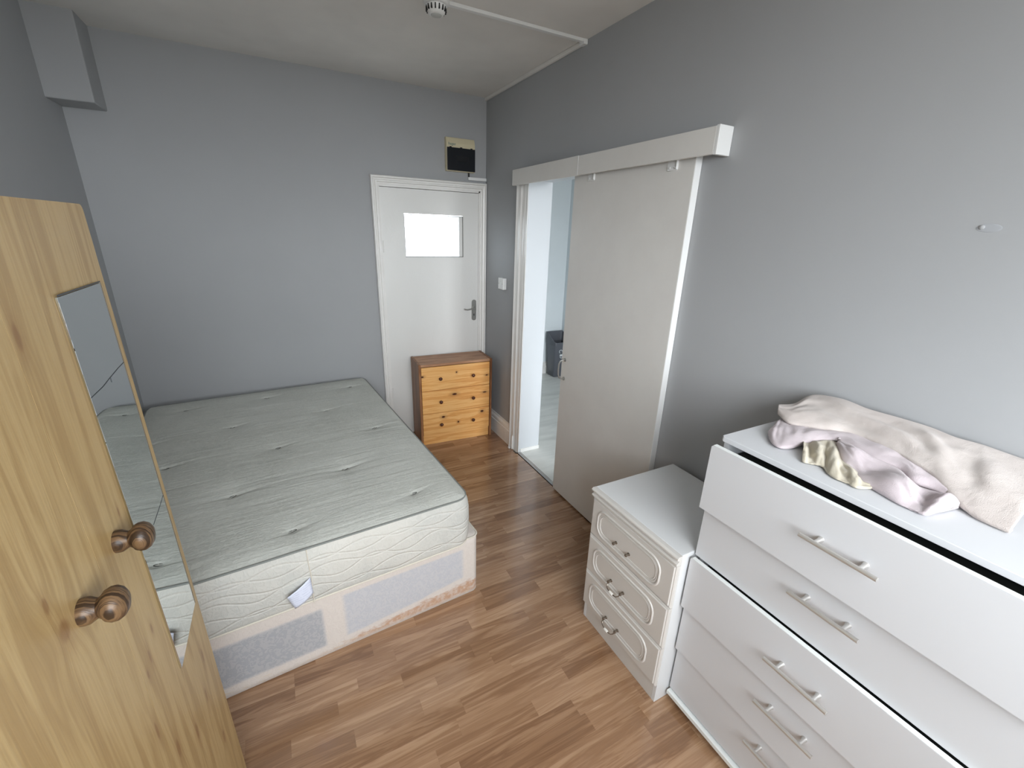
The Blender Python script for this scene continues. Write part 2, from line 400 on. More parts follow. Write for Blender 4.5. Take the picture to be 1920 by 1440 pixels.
# lever handle on a long decorative plate
hx = -.1
bm = nb(); pts = []
for k in range(24):
    a = 2*PI*k/24; px_ = .021*math.cos(a); pz_ = .068*(1 if math.sin(a) > 0 else -1)+.021*math.sin(a) if abs(math.sin(a)) > .02 else 0
    pts.append(Vector((hx+px_, .006, 1.05+pz_)))
extr(bm, pts, (0, -.005, 0)); bmesh.ops.bevel(bm, geom=[e for e in bm.edges if all(abs(v.co.y-.001) < 1e-5 for v in e.verts)], offset=.0015, segments=2, affect='EDGES')
pt = obj('handle_plate', bm, CHROME, d1, smooth=True)
bm = nb(); lathe(bm, [(0, .011), (.01, .009), (.022, .008), (.03, .008)], (hx, .001, 1.068), (0, -1, 0), 14)
tube(bm, [(hx, -.027, 1.068), (hx-.02, -.03, 1.069), (hx-.045, -.03, 1.064), (hx-.07, -.03, 1.06), (hx-.09, -.028, 1.064), (hx-.1, -.026, 1.068)], [.007, .0065, .006, .006, .006, .0065], 10)
obj('lever', bm, CHROME, d1, smooth=True)
bm = nb(); box(bm, (hx-.003, .0002, 1.0), (hx+.003, .0012, 1.014)); lathe(bm, [(0, .0045), (.0012, .0045)], (hx, .0012, 1.015), (0, -1, 0), 12)
obj('keyhole', bm, BLACK, d1)

# ================================================================== WARDROBE
WFX = -1.84; SH = .045
PINE = wood('pine_foil', 2, 1, (162, 134, 90), (176, 149, 103), (188, 162, 116),
    knots=[(a, b-.045*(a-1.2)+2.71, c, d) for a, b, c, d in [(1.56, -2.692, 0.009, 2.6), (1.217, -2.834, 0.016, 1.25), (1.27, -2.846, 0.007, 2.2), (0.965, -2.661, 0.005, 4), (0.951, -2.688, 0.005, 2.5), (0.856, -2.727, 0.006, 4.5), (0.73, -2.68, 0.01, 3), (0.675, -2.417, 0.007, 4), (0.63, -2.58, 0.01, 3), (0.6, -2.47, 0.006, 5), (0.39, -2.44, 0.01, 3), (1.233, -2.592, 0.004, 3), (0.99, -2.62, 0.005, 3)]],
    rough=.42, kcol=(126, 88, 54), knotk=.6, gs=1., contrast=(.3, .52, .75))
wd = thing('wardrobe', 'light pine wardrobe with round wooden knobs and a narrow mirror crossed by thin dark lines, at the left', 'wardrobe', (WFX, -2.71, 0))
def shear(bm):
    for v in bm.verts: v.co.y -= SH*(v.co.z-1.2) if False else 0
    return bm
def wpart(name, bm, mat, parent=wd, smooth=False, **k):
    for v in bm.verts: v.co.y += -SH*(v.co.z-1.2)
    return obj(name, bm, mat, parent, smooth=smooth, **k)
y_r, y_s, y_l = -2.338, -2.709, -3.08; WT = 1.722
wpart('side_panel', slab((WX+.03, y_r+.0005-.018, 0), (WFX-.0205, y_r-.0005, WT-.004), .001), PINE)
wpart('side_panel', slab((WX+.03, y_l+.0005, 0), (WFX-.0205, y_l+.018, WT-.004), .001), PINE)
wpart('top_panel', slab((WX+.03, y_l+.0185, WT-.022), (WFX-.0205, y_r-.0185, WT-.004), .001), PINE)
wpart('back_panel', slab((WX+.022, y_l+.002, .02), (WX+.0295, y_r-.002, WT-.006), .0005), PINE)
wpart('plinth', slab((WFX-.045, y_l+.0185, 0), (WFX-.027, y_r-.0185, .06), .0005), PINE)
# right door face with rounded upper corner, the two doors meeting at a hairline seam
def doorface(y0, y1, rc):
    bm = nb(); P = [(y0, .045), (y1, .045)]
    if rc:
        r = .012
        P += [(y1, WT-r)] + [(y1-r+r*math.cos(a), WT-r+r*math.sin(a)) for a in [PI/8*k for k in range(1, 5)]] + [(y0, WT)]
    else: P += [(y1, WT), (y0, WT)]
    extr(bm, [Vector((WFX, a, b)) for a, b in P], (-.02, 0, 0)); return bm
dr = wpart('door', doorface(y_s+.0004, y_r, True), PINE)
dl = wpart('door', doorface(y_l, y_s-.0004, False), PINE)
bm = nb(); mz0, mz1, my0, my1 = .808, 1.59, -2.562, -2.374
box(bm, (WFX+.0002, my0, mz0), (WFX+.0035, my1, mz1), .0006, 1)
mi = wpart('mirror', bm, MIR, dr)
GP = Mat('mirror_dark_line', (60, 66, 72), .5)
bm = nb()
def mirror_line(bm, pts, w=.0007):
    for (ya, za), (yb, zb) in zip(pts, pts[1:]):
        d = Vector((0, yb-ya, zb-za)).normalized(); n = Vector((0, -d.z, d.y))*w
        x = WFX+.0037; q = [Vector((x, ya, za))+n, Vector((x, ya, za))-n, Vector((x, yb, zb))-n, Vector((x, yb, zb))+n]
        extr(bm, q, (.0004, 0, 0))
mirror_line(bm, [(my1, 1.438), (-2.41, 1.437), (-2.464, 1.434), (-2.50, 1.431), (my0, 1.431)], .0004); mirror_line(bm, [(-2.461, 1.434), (-2.461, 1.425)], .0004)
mirror_line(bm, [(my1, 1.129), (-2.412, 1.125), (-2.475, 1.121)], .0003)
mirror_line(bm, [(my0, 1.592), (my1, 1.592)], .0011); mirror_line(bm, [(my1+.001, 1.59), (my1+.001, .81)], .0006)
wpart('mirror_line', bm, GP, dr)  # thin dark lines across the mirror and along its edges
KW = wood('walnut_knob_wood', 2, 1, (52, 38, 26), (80, 60, 42), (106, 82, 57), gs=4.5, rough=.38, contrast=(.36, .5, .64))
kprof = [(0, .0185), (.004, .019), (.009, .0185), (.014, .0155), (.018, .0135), (.022, .0165), (.026, .0215), (.032, .0243), (.038, .0240), (.044, .0205), (.0485, .0135), (.0505, .004)]
for par, ky in ((dr, -2.636), (dl, -2.79)):
    bm = nb(); lathe(bm, kprof, (0, 0, 0), (1, 0, 0), 32)
    bmesh.ops.transform(bm, matrix=Matrix.Translation((WFX, ky, 1.203)), verts=bm.verts); wpart('knob', bm, KW, par, smooth=True)

# ================================================================== DIVAN BASE + MATTRESS
TH = math.radians(4.3)
def rr_map(s, t, a, b, r):
    x, y = s*a, t*b
    dx = max(0, abs(x)-(a-r)); dy = max(0, abs(y)-(b-r))
    if dx > 0 and dy > 0:
        k = max(dx, dy)/math.hypot(dx, dy); dx *= k; dy *= k
        x = math.copysign(a-r+dx, x); y = math.copysign(b-r+dy, y)
    return x, y
def rr_loop(a, b, r, step=.03):
    """closed loop points of a rounded rectangle, starts at front-left going right along the front (-y)"""
    P = []
    def line(p, q):
        n = max(1, int((Vector(q)-Vector(p)).length/step))
        for i in range(n): P.append(tuple(Vector(p).lerp(Vector(q), i/n)))
    def arc(cx, cy, a0):
        for i in range(8): t = a0+PI/2*i/8; P.append((cx+r*math.cos(t), cy+r*math.sin(t)))
    line((-a+r, -b), (a-r, -b)); arc(a-r, -b+r, -PI/2); line((a, -b+r), (a, b-r)); arc(a-r, b-r, 0)
    line((a-r, b), (-a+r, b)); arc(-a+r, b-r, PI/2); line((-a, b-r), (-a, -b+r)); arc(-a+r, -b+r, PI)
    return P
def uvloop_mesh(name, loop, zs, off, mat, parent, capz=None):
    """side band: loop x zs with UV = (arc length from front right corner going left, z)"""
    bm = nb(); uv = bm.loops.layers.uv.new('UVMap'); n = len(loop); L = [0]
    for i in range(n): L.append(L[-1]+(Vector(loop[(i+1) % n])-Vector(loop[i])).length)
    rings = []
    for j, z in enumerate(zs):
        rings.append([bm.verts.new((p[0]*off[j][0], p[1]*off[j][1], z)) for p in loop])
    for j in range(len(zs)-1):
        for i in range(n):
            k = (i+1) % n; f = bm.faces.new((rings[j][i], rings[j][k], rings[j+1][k], rings[j+1][i]))
            for lp, (u, v) in zip(f.loops, ((L[i], zs[j]), (L[i+1], zs[j]), (L[i+1], zs[j+1]), (L[i], zs[j+1]))): lp[uv].uv = (u, v)
    bm.faces.new(rings[-1]); bm.faces.new(rings[0][::-1])
    return obj(name, bm, mat, parent, world=False, smooth=True, ang=60)

# divan fabric: damask over a frame that shows through as paler bands; uv.x from front-left corner start
DIV = Mat('divan_damask', (205, 200, 200), .85, spec=.15)
U, Vv, _ = DIV.xyz(DIV.coord('UV')); P = DIV.coord('Object')
A_, B_, RB = .675, .925, .035            # half sizes of base
Lf = 2*(A_-RB)                            # length of front run
wob = (DIV.noise(P, 3, 2)-.5)*.03
# front run: u=0 at left .. Lf at right
def band(v, a, b, w=.010): return v.sst(a-w, a+w)*v.sst(b+w, b-w)
pan1 = band(U, .0, .605)*band(Vv+wob*.6, .055, .247)
pan2 = band(U, .69, Lf-.05, .012)*(Vv+wob-U.sst(.6, 1.3, 0., .055)).sst(.05, .066)*Vv.sst(.283, .27)
panel = pan1.mx(pan2)
tone = DIV.noise(P, 5, 3)
col = DIV.mix(panel, (212, 204, 197), (190, 191, 196))
col = DIV.mix(pan1*.6, col, (150, 152, 156))
orn = DIV.noise(P, 44, 2, .5, 1.9).sst(.47, .53)
col = DIV.mix(orn*.15, col, (226, 220, 212))
stn = (DIV.noise(DIV.comb(U, Vv*2.5, 0.), 14, 4, .7)*.09 + U.sst(.45, 1.28, 0., .062) - Vv - .022)
stn = stn.sst(0., .02)*band(U, .55, Lf+.06, .05)*Vv.sst(.004, .03)
col = DIV.mix(stn*(DIV.noise(P, 60, 3).sst(.3, .65, .35, .8)), col, (184, 140, 106))
low = DIV.noise(DIV.comb(U, Vv*6, 2.), 22, 3)
col = DIV.mix(low.sst(.55, .7)*Vv.sst(.05, .02)*.5, col, (214, 190, 150))
DIV.color(col); DIV.bump(orn*.5+DIV.noise(P, 500, 1)*.3, .0006)
FR = Vector((-.862, -1.872, 0)); u_ = Vector((math.cos(TH), math.sin(TH), 0)); v_ = Vector((-math.sin(TH), math.cos(TH), 0))
cb = FR - u_*A_ + v_*B_
base = thing('divan_base', 'worn pale divan bed base with a brown stain along its lower front corner', 'bed base', cb, TH)
loop = rr_loop(A_, B_, RB)
BH = .33
uvloop_mesh('upholstery', loop, [.0, .004, .03, .12, .22, .3, BH-.004, BH], [(.992, .994), (1, 1), (1.0, 1.0), (1.0, 1.), (1.0, 1.0), (1, 1), (1, 1), (.995, .996)], DIV, base)
CREAM = Mat('cream_piping', (212, 206, 193), .75); CREAM.bump(CREAM.noise(CREAM.pos(), 300, 2), .0005)
bm = nb(); tube(bm, [(p[0]*1.0, p[1]*1.0, BH-.001) for p in loop], .0042, 8, closed=True); obj('piping', bm, CREAM, base, world=False, smooth=True)

A2, B2, R2 = .682, .945, .075; MZ0, MZ1 = .3355, .583
FR2 = Vector((-.905, -1.925, 0)); cm = FR2 - u_*A2 + v_*B2
mat_ = thing('mattress', 'grey damask tufted mattress with cream quilted sides lying on the divan base', 'mattress', (cm.x, cm.y, MZ0), TH)
TOP = Mat('grey_damask_ticking', (186, 187, 181), .82, spec=.2); P = TOP.coord('Object')
orn = TOP.noise(P, 38, 2, .5, 2.2).sst(.46, .54)
blot = TOP.noise(P, 2.4, 4, .6)
col = TOP.ramp(blot, [(.3, (194, 196, 189)), (.5, (204, 206, 199)), (.72, (212, 214, 208))])
col = TOP.mix(orn*.3, col, (222, 223, 216)); TOP.color(col)
wr1 = TOP.noise(P, 1., 3, .55, .35, sc=(2.2, 34, 1)); wr2 = TOP.noise(P, 1., 2, .5, .6, sc=(5, 75, 1))
TOP.bump(wr1*.9+wr2*.7+orn*.15, .003)
SIDE = Mat('quilted_cream_ticking', (222, 219, 208), .8, spec=.2); U, Vv, _ = SIDE.xyz(SIDE.coord('UV')); P = SIDE.coord('Object')
q = None; nw = SIDE.noise(P, 4, 2)*.02
for (lam, ph, c0, am) in ((.34, 0., .05, .018), (.34, PI, .075, .02), (.27, 1.0, .13, .02), (.36, 2.4, .155, .02), (.3, .5, .2, .016), (.3, 3.6, .215, .014)):
    w = (Vv + nw - c0 - (U*(2*PI/lam)+ph).sin()*am).ab().sst(.0065, 0.)
    q = w if q is None else q.mx(w)
orn = SIDE.noise(P, 40, 2, .5, 2.).sst(.46, .54)
col = SIDE.mix(SIDE.noise(P, 3, 4, .6).sst(.35, .7), (190, 191, 186), (205, 204, 197)); col = SIDE.mix(orn*.2, col, (212, 210, 204))
col = SIDE.mix(q*.3, col, (222, 220, 212))
SIDE.color(col); SIDE.bump(q*-.55+SIDE.noise(P, 12, 3)*.9+orn*.12, .004)
loop2 = rr_loop(A2, B2, R2, .03)
h = MZ1-MZ0
zs = [0, .006, .02, .06, .12, .18, h-.03, h-.012, h-.002]
offx = [.97, .985, .992, .997, .999, .998, .992, .984, .977]
uvloop_mesh('quilted_border', loop2, zs, [(o, 1-(1-o)*.72) for o in offx], SIDE, mat_)
bt = [(548, 998), (775, 927), (436, 933), (309, 881), (520, 842), (647, 881), (436, 803), (609, 772), (702, 804), (347, 772), (500, 748), (655, 727)]
Minv = wm(mat_).inverted()
tl = [(Minv @ at(px, py, .578)) for px, py in bt]
tl = [(p.x, p.y) for p in tl] + [(-.42, -.86+.0), (-.56, -.47), (-.6, .3)]
tl = [t for t in tl if abs(t[0]) < A2-.05 and abs(t[1]) < B2-.04]
AT, BT, RT_ = A2*.977, B2*.9834, R2-.012
bm = nb(); NX, NY = 150, 200; g = []
for j in range(NY+1):
    r_ = []
    for i in range(NX+1):
        s, t = i/NX*2-1, j/NY*2-1
        x, yv = rr_map(s, t, AT, BT, RT_)
        e = min(AT-abs(x), BT-abs(yv)); z = h - .004 + .016*(1-math.exp(-max(e, 0)/.05))
        for (a, b) in tl:
            d2 = (x-a)**2+(yv-b)**2
            if d2 < .05:
                z -= .006*math.exp(-d2/.0004) + .007*math.exp(-d2/.007)
                # crease running right from each tuft
                dx = x-a; dy = yv-b-dx*.10
                if dx > 0: z += (.004*math.exp(-((dy-.010)/.006)**2) - .006*math.exp(-(dy/.008)**2))*math.exp(-(dx/.09)**2)
                else: z += (.003*math.exp(-((dy-.008)/.006)**2) - .003*math.exp(-(dy/.008)**2))*math.exp(-(dx/.06)**2)
        z += .0018*noise.noise(Vector((x*2.5, yv*9, 0)))*min(1, e/.05) + .0009*noise.noise(Vector((x*4, yv*34, 3)))*min(1, e/.05)
        r_.append(bm.verts.new((x, yv, z)))
    g.append(r_)
for j in range(NY):
    for i in range(NX): bm.faces.new((g[j][i], g[j][i+1], g[j+1][i+1], g[j+1][i]))
obj('top_panel', bm, TOP, mat_, world=False, smooth=True, ang=80)
PIPE = Mat('grey_green_piping', (128, 132, 128), .7)
lp3 = rr_loop(AT, BT, RT_, .03)
bm = nb(); tube(bm, [(p[0], p[1], h-.0035+.0012*noise.noise(Vector((p[0]*5, p[1]*5, 0)))) for p in lp3], .0038, 8, closed=True); obj('piping', bm, PIPE, mat_, world=False, smooth=True)
bm = nb(); tube(bm, [(p[0]*.985, p[1]*.989, .006) for p in loop2], .0045, 8, closed=True); obj('piping', bm, CREAM, mat_, world=False, smooth=True, label='cream lower piping')
TF = Mat('tuft_thread', (84, 85, 80), .8); first = None
for (a, b) in tl:
    z = h+.012-.0155
    if first is None:
        bm = nb(); tube(bm, [(.011*math.cos(q_)*1.5, .006*math.sin(q_), .001) for q_ in [2*PI*k/14 for k in range(14)]], .0022, 6, closed=True)
        bmesh.ops.create_icosphere(bm, subdivisions=2, radius=.004, matrix=Matrix.Diagonal((1.4, .8, .3, 1)))
        first = obj('tuft', bm, TF, mat_, world=False, smooth=True); first.location = (a, b, z); first.rotation_euler = (0, 0, .3)
    else:
        o = dupo(first, mat_, (a, b, z)); o.rotation_euler = (0, 0, random.uniform(-.3, .7))
# vertical seam and folded label on the front border
Lx = (Minv @ Vector((-1.59, -1.96, .45))).x
bm = nb(); tube(bm, [(Lx, -B2+.0005-.002, .004), (Lx, -B2-.002, .06), (Lx+.003, -B2-.002, .13), (Lx, -B2-.0005, .2), (Lx, -B2+.01, h-.004)], .0018, 6); obj('seam', bm, CREAM, mat_, world=False, smooth=True)
LAB = Mat('pale_blue_label', (214, 222, 240), .6); U2 = LAB.xyz(LAB.coord('Object'))
ln = (U2[2]*95+LAB.noise(LAB.coord('Object'), 40, 2)*.8).m('FRACT').sst(.7, .8)*LAB.noise(LAB.coord('Object'), 60, 2).sst(.45, .5)
LAB.color(LAB.mix(ln*.35, (216, 223, 240), (160, 168, 196)))
bm = nb(); c0 = [Vector((Lx-.001, -B2-.004, .13)), Vector((Lx-.085, -B2-.03, .098)), Vector((Lx-.066, -B2-.014, .022)), Vector((Lx+.002, -B2-.004, .055))]
NR = 8; gr = []
for j in range(NR+1):
    rr = []
    for i in range(NR+1):
        s, t = i/NR, j/NR; p = (c0[0].lerp(c0[1], s)).lerp(c0[3].lerp(c0[2], s), t); p.y -= .006*math.sin(PI*s)*(1+t*.5); rr.append(bm.verts.new(p))
    gr.append(rr)
for j in range(NR):
    for i in range(NR): bm.faces.new((gr[j][i], gr[j][i+1], gr[j+1][i+1], gr[j+1][i]))
ol = obj('care_label', bm, LAB, mat_, world=False, smooth=True, label='pale blue sewn-in label'); sm = ol.modifiers.new('s', 'SOLIDIFY'); sm.thickness = .0008

# ================================================================== PINE CHEST
ch = thing('pine_chest_of_drawers', 'small orange pine chest of three drawers standing against the white door', 'chest of drawers', (-.37, -.165, 0), -.05)
def pw(name, knots=(), seed=0.): return wood(name, 0, 2, (222, 156, 88), (235, 176, 106), (243, 192, 126), knots=knots, rough=.38, gs=1.3, kcol=(74, 34, 18), seed=seed, contrast=(.3, .5, .7))
CSID = wood('darker_pine_side', 2, 1, (112, 72, 44), (138, 94, 62), (160, 114, 78), rough=.45)  # side panels darker and browner than the drawer fronts
CTOP = wood('duller_pine_top', 0, 1, (150, 106, 78), (172, 128, 96), (188, 146, 114), rough=.5)  # top board browner than the drawer fronts
w2, d2_ = .308, .135; hz = .70
obj('side_panel', slab((-w2, -d2_, 0), (-w2+.018, d2_, hz), .002), CSID, ch, world=False)
obj('side_panel', slab((w2-.018, -d2_, 0), (w2, d2_, hz), .002), CSID, ch, world=False)
obj('top_panel', slab((-w2+.0185, -d2_+.006, hz-.022), (w2-.0185, d2_, hz-.003), .0015), CTOP, ch, world=False)
obj('back_panel', slab((-w2+.0185, d2_-.006, .02), (w2-.0185, d2_-.001, hz-.023), .0005), CTOP, ch, world=False)
fw = w2-.021; fy = -d2_+.004
dz = [(.477, .673), (.279, .474), (.087, .276)]
kn = [[(.0, .612, .008, 1), (.262, .56, .007, 2.2), (-.28, .60, .01, 1.5)], [(-.02, .425, .012, 2.2), (.245, .41, .008, 3)], [(-.118, .236, .012, 1.6), (.01, .172, .010, 1.1), (.222, .238, .014, 1.4)]]
kp = [(0, .006), (.008, .0055), (.012, .009), (.017, .0135), (.023, .0145), (.028, .011), (.031, .004)]
KB = Mat('dark_stained_knob', (84, 44, 26), .3); kb0 = None
for i, (z0, z1) in enumerate(dz):
    dd = obj('drawer', slab((-fw, fy, z0), (fw, fy+.018, z1), .0015), pw('pine_drawer_%d' % i, kn[i], i*3.1), ch, world=False)
    for k, kx in enumerate((-.138, .138)):
        if kb0 is None:
            bm = nb(); lathe(bm, kp, (0, 0, 0), (0, -1, 0), 18); kb0 = obj('knob', bm, KB, dd, world=False, smooth=True); kb0.location = (kx, fy, (z0+z1)/2+.0)
        else: dupo(kb0, dd, (kx, fy, (z0+z1)/2+(.0 if i < 2 else -.005)))
obj('gap_shade_box', slab((-fw-.002, fy+.0185, .088), (fw+.002, d2_-.007, hz-.0225), .0005), SHADEIN, ch, world=False)  # dark box added so the seams between drawers look shaded
obj('plinth', slab((-fw, fy+.012, 0), (fw, fy+.028, .084), .001), pw('pine_plinth', (), 11.), ch, world=False)

# ================================================================== NIGHTSTAND
ns = thing('bedside_cabinet', 'white three drawer bedside cabinet with routed oval mouldings, its top handle missing', 'cabinet', (-.255, -2.455, 0))
nx0, nx1, ny0, ny1 = -.476, -.03, -2.683, -2.228
obj('side_panel', slab((nx0, ny0, 0), (nx1, ny0+.016, .683), .001), VINYLT, ns)
obj('side_panel', slab((nx0, ny1-.016, 0), (nx1, ny1, .683), .001), VINYLT, ns)
obj('back_panel', slab((nx1-.006, ny0+.0165, .01), (nx1-.001, ny1-.0165, .68), .0005), VINYLT, ns)
# top with moulded front lip
bm = nb(); box(bm, (nx0-.004, ny0-.002, .684), (nx1, ny1+.004, .700), .003, 2)
obj('top_panel', bm, VINYLT, ns)
bm = nb(); prof = [(-.480, .684), (-.497, .684), (-.502, .688), (-.502, .694), (-.496, .700), (-.480, .700)]
extr(bm, [Vector((a, ny0-.003, b)) for a, b in prof], (0, ny1-ny0+.006, 0))
obj('front_lip', bm, VINYL, ns)
bm = nb(); prof = [(-.476, .660), (-.492, .660), (-.500, .664), (-.500, .670), (-.490, .677), (-.490, .6835), (-.476, .6835)]
extr(bm, [Vector((a, ny0-.001, b)) for a, b in prof], (0, ny1-ny0+.002, 0))
obj('cornice_rail', bm, VINYL, ns)
nd = [(.474, .657), (.284, .471), (.092, .281)]
for i, (z0, z1) in enumerate(nd):
    bm = nb()
    # raised field with a stepped routed border
    fx = -.494; st = [(0, -.477), (0, -.486), (.004, -.490), (.007, -.490), (.010, fx)]
    rings = []
    for o_, x_ in st: rings.append([bm.verts.new((x_, a, b)) for a, b in ((ny0+o_, z0+o_), (ny1-o_, z0+o_), (ny1-o_, z1-o_), (ny0+o_, z1-o_))])
    for A, B in zip(rings, rings[1:]):
        for k in range(4): bm.faces.new((A[k], A[(k+1) % 4], B[(k+1) % 4], B[k]))
    bm.faces.new(rings[-1]); bm.faces.new(rings[0][::-1])
    dd = obj('drawer', bm, VINYL, ns)
    # routed oval moulding: three concentric ridges with clipped, rounded corners
    yc = (ny0+ny1)/2+.008; zc = (z0+z1)/2; hw, hh = .172, .060
    bm = nb()
    for ins, rr_ in ((0, .0055), (.010, .0032), (.0155, .0032)):
        a, b = hw-ins, hh-ins; r = .044-ins*.5; path = []
        for (sx, sz, a0) in ((1, 1, 0), (-1, 1, PI/2), (-1, -1, PI), (1, -1, 3*PI/2)):
            for k in range(9):
                t = a0+PI/2*k/8; path.append((fx+.0008, yc+sx*(a-r)+r*math.cos(t), zc+sz*(b-r)+r*math.sin(t)))
        tube(bm, path, rr_, 8, closed=True)
    obj('moulding', bm, VINYL, dd, smooth=True, ang=60)
    hzc = (.543, .352, .153)[i]
    for sy in (-2.395, -2.468):
        bm = nb(); lathe(bm, [(0, .0065), (.003, .0065), (.005, .004), (.011, .004), (.013, .0062), (.018, .0062), (.02, .004)], (fx, sy, hzc), (-1, 0, 0), 16)
        obj('handle_post', bm, BRASSY, dd, smooth=True)
    if i:
        bm = nb(); X = fx-.0165
        pth = [(X, -2.395, hzc), (X-.006, -2.397, hzc-.009), (X-.011, -2.405, hzc-.017), (X-.013, -2.415, hzc-.019), (X-.013, -2.4315, hzc-.02), (X-.013, -2.448, hzc-.019), (X-.011, -2.458, hzc-.017), (X-.006, -2.466, hzc-.009), (X, -2.468, hzc)]
        tube(bm, pth, [.003, .0024, .002, .0024, .003, .0024, .002, .0024, .003], 8)
        hb = obj('drop_handle', bm, BRASSY, dd, smooth=True)
        bm = nb(); lathe(bm, [(-.011, .003), (-.0095, .0052), (-.006, .0056), (-.002, .0062), (.002, .0062), (.006, .0056), (.0095, .0052), (.011, .003)], (X-.013, -2.4315, hzc-.020), (0, 1, 0), 16)
        obj('porcelain_grip', bm, PORC, dd, smooth=True, label='white porcelain grip')
obj('plinth', slab((nx0+.0005, ny0+.0165, 0), (nx0+.012, ny1-.0165, .089), .0008), VINYL, ns)

# ================================================================== TALL WHITE DRESSER
ds = thing('white_chest_of_drawers', 'tall white chest of five drawers with bar handles and a crumpled cloth on top', 'chest of drawers', (-.21, -3.075, 0))
ey0, ey1 = -3.465, -2.692; TZ = 1.134
obj('side_panel', slab((-.40, ey0, .03), (-.022, ey0+.016, TZ-.017), .0008), WLAM, ds)
obj('side_panel', slab((-.40, ey1-.016, .03), (-.022, ey1, TZ-.017), .0008), WLAM, ds)
obj('back_panel', slab((-.030, ey0+.0165, .05), (-.024, ey1-.0165, TZ-.02), .0005), SHADEIN, ds)
bm = nb(); r = .006
extr(bm, [Vector(p) for p in ((-.418, ey0, TZ), (-.418, ey1-r, TZ), (-.412, ey1+.001, TZ), (-.022, ey1+.001, TZ), (-.022, ey0, TZ))], (0, 0, -.0165))
bmesh.ops.bevel(bm, geom=list(bm.edges), offset=.001, segments=1, affect='EDGES')
obj('top_panel', bm, WLAM, ds)
obj('base_board', slab((-.426, ey0, .033), (-.03, ey1, .05), .001), WLAMS, ds, label='pale edged board beneath the lowest drawer')
obj('top_rail', slab((-.33, ey0+.017, TZ-.05), (-.31, ey1-.017, TZ-.018), .0005), SHADEIN, ds)
for yy in (ey1-.05, ey0+.05):
    for xx in (-.385, -.06):
        bm = nb(); box(bm, (xx-.016, yy-.006, .0), (xx+.016, yy+.006, .03), .005, 2); box(bm, (xx-.02, yy-.012, .022), (xx+.02, yy+.012, .0329)); obj('castor', bm, BLACK, ds)
ez = [(.890, 1.112, -.457), (.686, .892, -.4265), (.479, .689, -.447), (.268, .4735, -.428), (.058, .262, -.413)]
hzs = [1.013, .818, .588, .404, .213]
h0 = None
for i, (z0, z1, fx) in enumerate(ez):
    if i == 1: z1 = .888
    if i == 1: z0 = .6925
    bm = nb(); y0, y1 = ey0+.001, ey1+.001; c_ = .006
    P = [(y0, z0), (y1, z0), (y1, z1-(c_ if i in (0, 2) else 0)), (y1-(c_ if i in (0, 2) else .001), z1), (y0, z1)]
    extr(bm, [Vector((fx, a, b)) for a, b in P], (.015, 0, 0)); bmesh.ops.bevel(bm, geom=list(bm.edges), offset=.0009, segments=2, affect='EDGES')
    dd = obj('drawer', bm, WLAM, ds)
    obj('drawer_box', slab((fx+.0155, ey0+.022, z0+.02), (-.06, ey1-.022, z1-.045), .0005), SHADEIN, dd)
    if i in (0, 2): obj('top_edge', slab((fx+.0003, y0+.002, z1-.0002), (fx+.0147, y1-.007, z1+.0012), .0004), WLAMS, dd)
    if h0 is None:
        bm = nb(); tube(bm, [(-.030, .084, 0), (-.030, .0835, 0), (-.030, -.0835, 0), (-.030, -.084, 0)], [.0048, .0056, .0056, .0048], 14)
        for s in (-1, 1):
            q = []
            lathe(bm, [(0, .0078), (.005, .0062), (.011, .005), (.028, .005)], (0, .048*s, 0), (-1, 0, 0), 14)
        h0 = obj('bar_handle', bm, STEEL, dd, world=False, smooth=True); h0.location = Vector((fx, -3.076, hzs[i]))-ds.location
    else: dupo(h0, dd, Vector((fx, -3.076, hzs[i]))-ds.location)

# ================================================================== CRUMPLED CLOTH ON THE DRESSER
def cloth_mat(name, col, c2):
    m = Mat(name, col, .9, spec=.1); m.b.inputs['Sheen Weight'].default_value = .25; P = m.coord('Object')
    m.color(m.ramp(m.noise(P, 9, 4, .6), [(.35, c2), (.65, col)])); m.bump(m.noise(P, 700, 1)+m.noise(P, 26, 3, .55, .6)*2.5, .0009); return m
CLA = cloth_mat('oatmeal_cotton', (203, 195, 190), (193, 184, 179)); CLB = cloth_mat('pinkish_cotton', (203, 193, 196), (192, 181, 185)); CLC = cloth_mat('cream_lining', (206, 199, 182), (195, 187, 168))
cl = thing('folded_cloth', 'crumpled oatmeal and cream cotton cloth heaped on top of the tall white chest', 'cloth', (-.2, -3.0, TZ))
def cr(p, t):
    n = len(p)-1; x = t*n; i = min(int(x), n-1); f = x-i
    a, b, c, d = p[max(i-1, 0)], p[i], p[i+1], p[min(i+2, n)]
    return .5*((2*b)+(c-a)*f+(2*a-5*b+4*c-d)*f*f+(3*b-a-3*c+d)*f**3)
